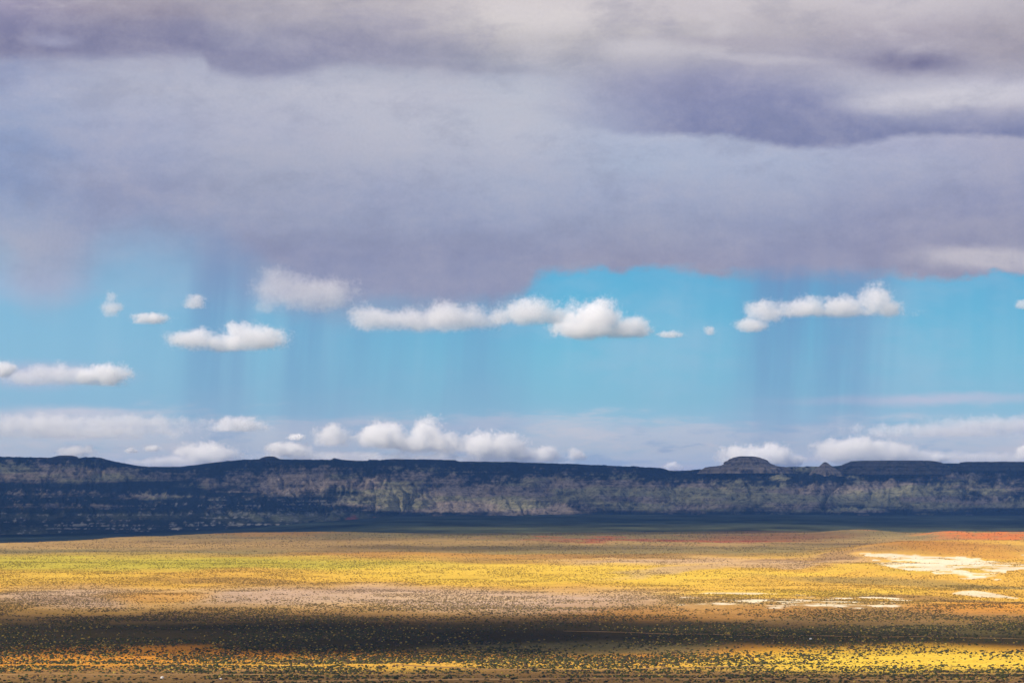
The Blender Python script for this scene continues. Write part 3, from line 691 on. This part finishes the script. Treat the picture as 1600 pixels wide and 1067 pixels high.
def cloud(lobes, base_v, label, od=5.0, alt=2200.0, fuzz=1.0, name='cumulus_cloud'):
    """lobes: (u, v centre, ru, rv) in the sky table's units; base_v: level of the flat base"""
    NCL[0] += 1
    D = min(alt / ((VH - base_v) / PX), 80000.0); s = D / PX
    base = (VH - base_v) * s
    u0 = lobes[0][0]; rvm = max(l[3] for l in lobes) * s
    lob = []; co = []; fc = []; k0 = 0
    for (lu, lv, ru, rv) in lobes:
        R = ru * s * 1.22; Z_ = rv * s * 1.2; dp = min(R, Z_ * 2.0); cx = (lu - u0) * s; cz = (VH - lv) * s
        lob.append((cx, cz - base, R, Z_, dp))
        v_ = ICO_V * np.array([R, dp, Z_]) * 1.38 + np.array([cx, 0, cz - base])
        v_[:, 2] = np.maximum(v_[:, 2], -rvm * .35)
        co.append(v_); fc.append(ICO_F + k0); k0 += len(ICO_V)
    co = np.concatenate(co); fc = np.concatenate(fc)
    wid = (co[:, 0].max() - co[:, 0].min())
    step = (rvm / 6) / (max(wid, 1) / 10)
    mt = cloud_mat(lob, 0.0, od * .58 / (2 * rvm), rvm, NCL[0], .52 * fuzz, min(1.0, step), base_v > 685)
    o = mesh_obj(name, co, fc, mt, True); o.location = ((u0 - UC) * s, D, base + H)
    md_ = o.modifiers.new('merge', 'REMESH'); md_.mode = 'VOXEL'; md_.voxel_size = rvm / 4
    tagt(o, label, 'cloud', 'separate cumulus clouds in the blue gap')
    return o
cloud([(172, 482, 17, 15), (172, 466, 9, 10)], 496, 'small faint cloud puff, leftmost in the blue gap under the storm deck', 2.2)
cloud([(234, 498, 28, 9)], 507, 'small flat oval cloud left of and above the long left cloud', 3)
cloud([(305, 472, 17, 12)], 483, 'small round cloud puff above the long cloud on the left', 2.2)
cloud([(300, 530, 36, 15), (348, 536, 66, 14), (400, 528, 44, 20), (372, 516, 24, 14)], 550, 'long white cloud with two humps and a flat base on the left', 3.6)
cloud([(430, 450, 35, 30), (490, 460, 60, 25), (415, 478, 16, 14)], 492, 'blurred pale cloud half veiled by rain under the storm deck', 1.1, fuzz=.7)
cloud([(580, 498, 34, 20), (640, 500, 50, 18), (700, 496, 55, 22), (750, 502, 35, 14)], 520, 'long pale cloud running left from the middle pair of clouds', 2.4)
cloud([(825, 488, 42, 22), (790, 494, 22, 16), (862, 494, 26, 13)], 508, 'rounded cloud just left of the brightest cumulus', 3.0)
cloud([(925, 502, 44, 32), (900, 514, 44, 16), (985, 514, 32, 17), (950, 518, 55, 12)], 529, 'brightest cumulus with a tall hump, centre of the blue gap', 7)
cloud([(1048, 523, 20, 6)], 528, 'tiny pink wisp of cloud right of the brightest cumulus', 1.6)
cloud([(1110, 517, 10, 8)], 524, 'tiny cloud dot between the brightest cumulus and the right hand cloud', 1.8)
cloud([(1178, 508, 24, 12), (1195, 486, 28, 18)], 520, 'small ragged cloud at the left end of the long right hand cloud', 2.6, fuzz=.8)
cloud([(1262, 482, 40, 17), (1318, 480, 42, 18), (1368, 472, 28, 26), (1388, 482, 30, 14), (1310, 488, 100, 9)], 495, 'long cloud with a steep peak at its right end', 4)
cloud([(1602, 476, 12, 8)], 483, 'scrap of cloud cut by the right edge of the picture', 2)
cloud([(2, 577, 20, 14)], 590, 'bright cloud cut by the left edge of the picture', 4)
cloud([(170, 586, 30, 18), (140, 590, 24, 12)], 604, 'bright rounded cloud low on the left, right of the edge cloud', 4.5)
cloud([(90, 585, 55, 15), (45, 590, 40, 12)], 604, 'dull lilac cloud between the two bright low clouds on the left', 1.5, fuzz=.7)
cloud([(372, 664, 44, 12), (350, 668, 24, 8)], 675, 'low flat cloud above the left dip in the rim', 2.5)
LOW = [([(325, 712, 46, 19), (270, 722, 40, 10), (230, 724, 30, 7)], 734, 'cream cloud bank rising behind the left dip in the rim', 6),
 ([(120, 706, 30, 10)], 716, 'soft cloud behind the flat hump on the left rim', 3),
 ([(238, 701, 12, 5)], 706, 'tiny white cloud over the left dip in the rim', 4),
 ([(205, 704, 9, 4)], 708, 'smallest white cloud left of the cream bank', 3.5),
 ([(450, 704, 34, 12), (432, 700, 16, 8)], 718, 'cream cloud low over the rim, left of the middle row', 4.5),
 ([(463, 683, 12, 5)], 688, 'thin bright cloud scrap over the low cream cloud', 4),
 ([(516, 682, 28, 17)], 698, 'rounded soft cloud at the left end of the middle row', 3.5),
 ([(596, 680, 36, 18), (610, 690, 30, 12)], 702, 'domed cloud second in the middle row over the rim', 5),
 ([(668, 678, 26, 24), (690, 692, 28, 18), (650, 696, 30, 14)], 714, 'tallest cream cumulus in the middle row over the rim', 7),
 ([(752, 698, 34, 22), (785, 700, 34, 20), (815, 710, 22, 12)], 726, 'broad cream cumulus touching the rim right of the tallest one', 7),
 ([(850, 710, 24, 12)], 724, 'small cream cloud on the rim right of the broad cumulus', 4),
 ([(901, 710, 14, 10)], 724, 'small pale cloud dot on the flat rim', 4),
 ([(1050, 730, 14, 7)], 738, 'little white cloud in the notch of the rim', 5),
 ([(1165, 716, 36, 18), (1205, 713, 34, 18), (1235, 720, 18, 11)], 735, 'bright cream cumulus behind the banded butte', 7),
 ([(1310, 706, 36, 20), (1350, 700, 40, 16), (1400, 704, 30, 14), (1360, 714, 80, 10)], 728, 'long cumulus behind the small cone and mesa on the right', 4.5),
 ([(1465, 716, 14, 5)], 722, 'small cloud scrap right of the long low cumulus', 4),
 ([(1603, 706, 14, 11)], 720, 'bright low cloud cut by the right edge of the picture', 6)]
LOW += [([(60, 664, 110, 16), (190, 660, 120, 12), (120, 674, 170, 14)], 686, 'long flat lilac cloud sheet low at the left edge of the picture', 1.5),
 ([(540, 716, 120, 10), (680, 720, 140, 10), (800, 718, 90, 9)], 730, 'low pale cloud sheet lying along the rim below the middle row', 1.8),
 ([(1480, 672, 150, 12), (1560, 664, 120, 14)], 684, 'thin pale cloud sheet low at the right edge of the picture', 1.2),
 ([(1420, 714, 110, 10), (1530, 716, 110, 9)], 726, 'low lilac cloud sheet along the rim behind the long mesa', 1.8)]
for l_, b_, t_, od in LOW: cloud(l_, b_, t_, od)

# ------------------------------------------------------------------ clouds overhead whose shadows fall on the land
ZC = 3000.0
shx, shy = SUN_DIR.x / SUN_DIR.z * ZC, SUN_DIR.y / SUN_DIR.z * ZC
mo, go = new_mat('overhead_cloud')
do = attr(go, 'cover')
bo = go.n.new('ShaderNodeBsdfDiffuse'); bo.inputs[0].default_value = (.8, .8, .82, 1)
tro = go.n.new('ShaderNodeBsdfTransparent'); mxo = go.n.new('ShaderNodeMixShader')
tco = go.n.new('ShaderNodeTexCoord')
nO = go.noise(S(go, tco.outputs['Object']), .006, 4, .6)
cov = go.math('SUBTRACT', 1.0, go.math('SQRT', go.math('SUBTRACT', 1.0, go.math('MULTIPLY', do + (nO - .5) * .5 * go.step(do, 0, .25) * go.step(do, 1.0, .7), 1.0, clamp=True), clamp=True)))
go.put(mxo.inputs[0], cov); go.l.new(tro.outputs[0], mxo.inputs[1]); go.l.new(bo.outputs[0], mxo.inputs[2]); finish(go, mxo)
def caster(name, label, x0, x1, y0, y1, st, fn, thick):
    gx = np.arange(x0, x1 + st, st); gy = np.arange(y0, y1 + st, st); GX, GY = np.meshgrid(gx, gy)
    Sv = fn(GX, GY); nr, nc = GX.shape
    F = grid_faces(nr, nc); keep = Sv.ravel()[F].max(1) > .02; F = F[keep]
    th = thick * np.clip(Sv, 0, 1) ** .5 * (1 + .3 * fbm(GX / 500, GY / 500, 601, 3)) + 1
    lo = np.stack([GX.ravel() + shx, GY.ravel() + shy, np.full(GX.size, ZC) - 0.15 * th.ravel()], 1); up_ = lo.copy(); up_[:, 2] = ZC + .85 * th.ravel()
    # the top is moved along the sun ray so both skins shade the same ground
    up_[:, 0] += th.ravel() * SUN_DIR.x / SUN_DIR.z; up_[:, 1] += th.ravel() * SUN_DIR.y / SUN_DIR.z
    N = GX.size
    # side faces round the outline
    ed = {}
    for f_ in F:
        for k in range(4):
            a, b2 = int(f_[k]), int(f_[(k + 1) % 4]); ed[(a, b2)] = 1
    side = [(b2, a, a + N, b2 + N) for (a, b2) in ed if (b2, a) not in ed]
    allF = np.concatenate([F[:, ::-1], F + N, np.array(side)])
    usedv = np.unique(allF); remap = np.zeros(2 * N, int); remap[usedv] = np.arange(len(usedv))
    co = np.concatenate([lo, up_])[usedv]; cv = np.concatenate([Sv.ravel(), Sv.ravel()])[usedv]
    o = mesh_obj(name, co, remap[allF], mo, True, {'cover': cv}); tagt(o, label, 'cloud')
    return o
def far_shade(X, Y):
    Yc = np.maximum(Y, 500); u_, v_ = uv_of(X, Yc)
    nn = fbm(X / 500, Y / 350, 611, 3)
    e = interp(u_, [(-800, 3900), (0, 4050), (200, 4450), (400, 5000), (560, 5050), (650, 4800), (800, 4600), (1000, 4700), (1250, 4850), (1450, 5150), (1600, 5250), (2400, 5400)])
    s = sst(Yc + nn * 110, e - 60, e + 120) * .91
    # thinner patches let a little sun through
    s -= .16 * sst(fbm(X / 1500, Y / 700, 621, 3), -.1, .5)
    s -= .25 * np.exp(-((u_ - 470) / 120) ** 2 - ((Yc - 7300) / 500) ** 2)
    s *= sst(Y, 15000, 14000) * sst(np.abs(X), 6500, 5800)
    s = np.maximum(s, .62 * np.exp(-((u_ - 1430) / 260) ** 2 - ((Y - 3880) / 170) ** 2))
    s = np.maximum(s, .60 * np.exp(-((u_ - 850) / 430) ** 2 - ((Y - 3620) / 170) ** 2))
    s = np.maximum(s, .40 * sst(Yc + nn * 200, 3400, 4300) * sst(u_, 1420, 1280) * sst(u_, -200, 600))
    return np.clip(s, 0, .97)
caster('storm_cloud', 'broad dark storm cloud above the escarpment and valley', -6600, 6600, 3000, 15100, 70, far_shade, 500)
def near_shade(X, Y):
    Yc = np.maximum(Y, 500); u_, v_ = uv_of(X, Yc)
    nn = fbm(X / 260, Y / 160, 641, 4); vw = v_ + nn * 16 + 9 * fbm(X / 90, Y / 60, 651, 3)
    up_e = interp(u_, [(-600, 948), (0, 946), (300, 952), (600, 962), (900, 962), (1200, 966), (1600, 972), (2400, 975)])
    lo_e = interp(u_, [(-600, 1012), (0, 1008), (400, 1014), (700, 1024), (1000, 1022), (1130, 1008), (1300, 1003), (1600, 1006), (2400, 1006)])
    st_ = interp(u_, [(-600, .64), (0, .56), (250, .70), (480, .89), (1000, .91), (1180, .80), (1350, .84), (1600, .72), (2400, .7)])
    s = st_ * sst(vw, up_e - 22, up_e + 24) * sst(vw, lo_e + 7, lo_e - 7)
    s = s - .22 * sst(fbm(X / 120, Y / 45, 661, 4), .0, .4) * (s > .2)
    s2 = .62 * sst(vw, 1040, 1050) * sst(v_, 1120, 1095) * (.75 + .5 * nn)
    return np.clip(np.maximum(s, s2), 0, .97) * sst(np.abs(X), 1900, 1600)
caster('storm_cloud', 'long narrow cloud overhead shading the near strip of desert', -1950, 1950, 850, 1900, 14, near_shade, 160)

# ------------------------------------------------------------------ haze
mh, gh = new_mat('haze_air')
pv_ = gh.n.new('ShaderNodeVolumePrincipled'); pv_.inputs['Color'].default_value = (.14, .37, 1.0, 1); pv_.inputs['Density'].default_value = 2.9e-5
pv_.inputs['Anisotropy'].default_value = 0.0
oh = gh.n.new('ShaderNodeOutputMaterial'); gh.l.new(pv_.outputs[0], oh.inputs['Volume'])
zt = max(float(ZA.max()), 330.0) + 12
x_, y0_, y1_, z0_ = 100000, -100000, 100000, -60.0
hv = [(-x_, y0_, z0_), (x_, y0_, z0_), (x_, y1_, z0_), (-x_, y1_, z0_), (-x_, y0_, zt), (x_, y0_, zt), (x_, y1_, zt), (-x_, y1_, zt)]
hf = [(0, 3, 2, 1), (4, 5, 6, 7), (0, 1, 5, 4), (1, 2, 6, 5), (2, 3, 7, 6), (3, 0, 4, 7)]
hz = mesh_obj('haze', np.array(hv), np.array(hf), mh, False); hz['kind'] = 'stuff'
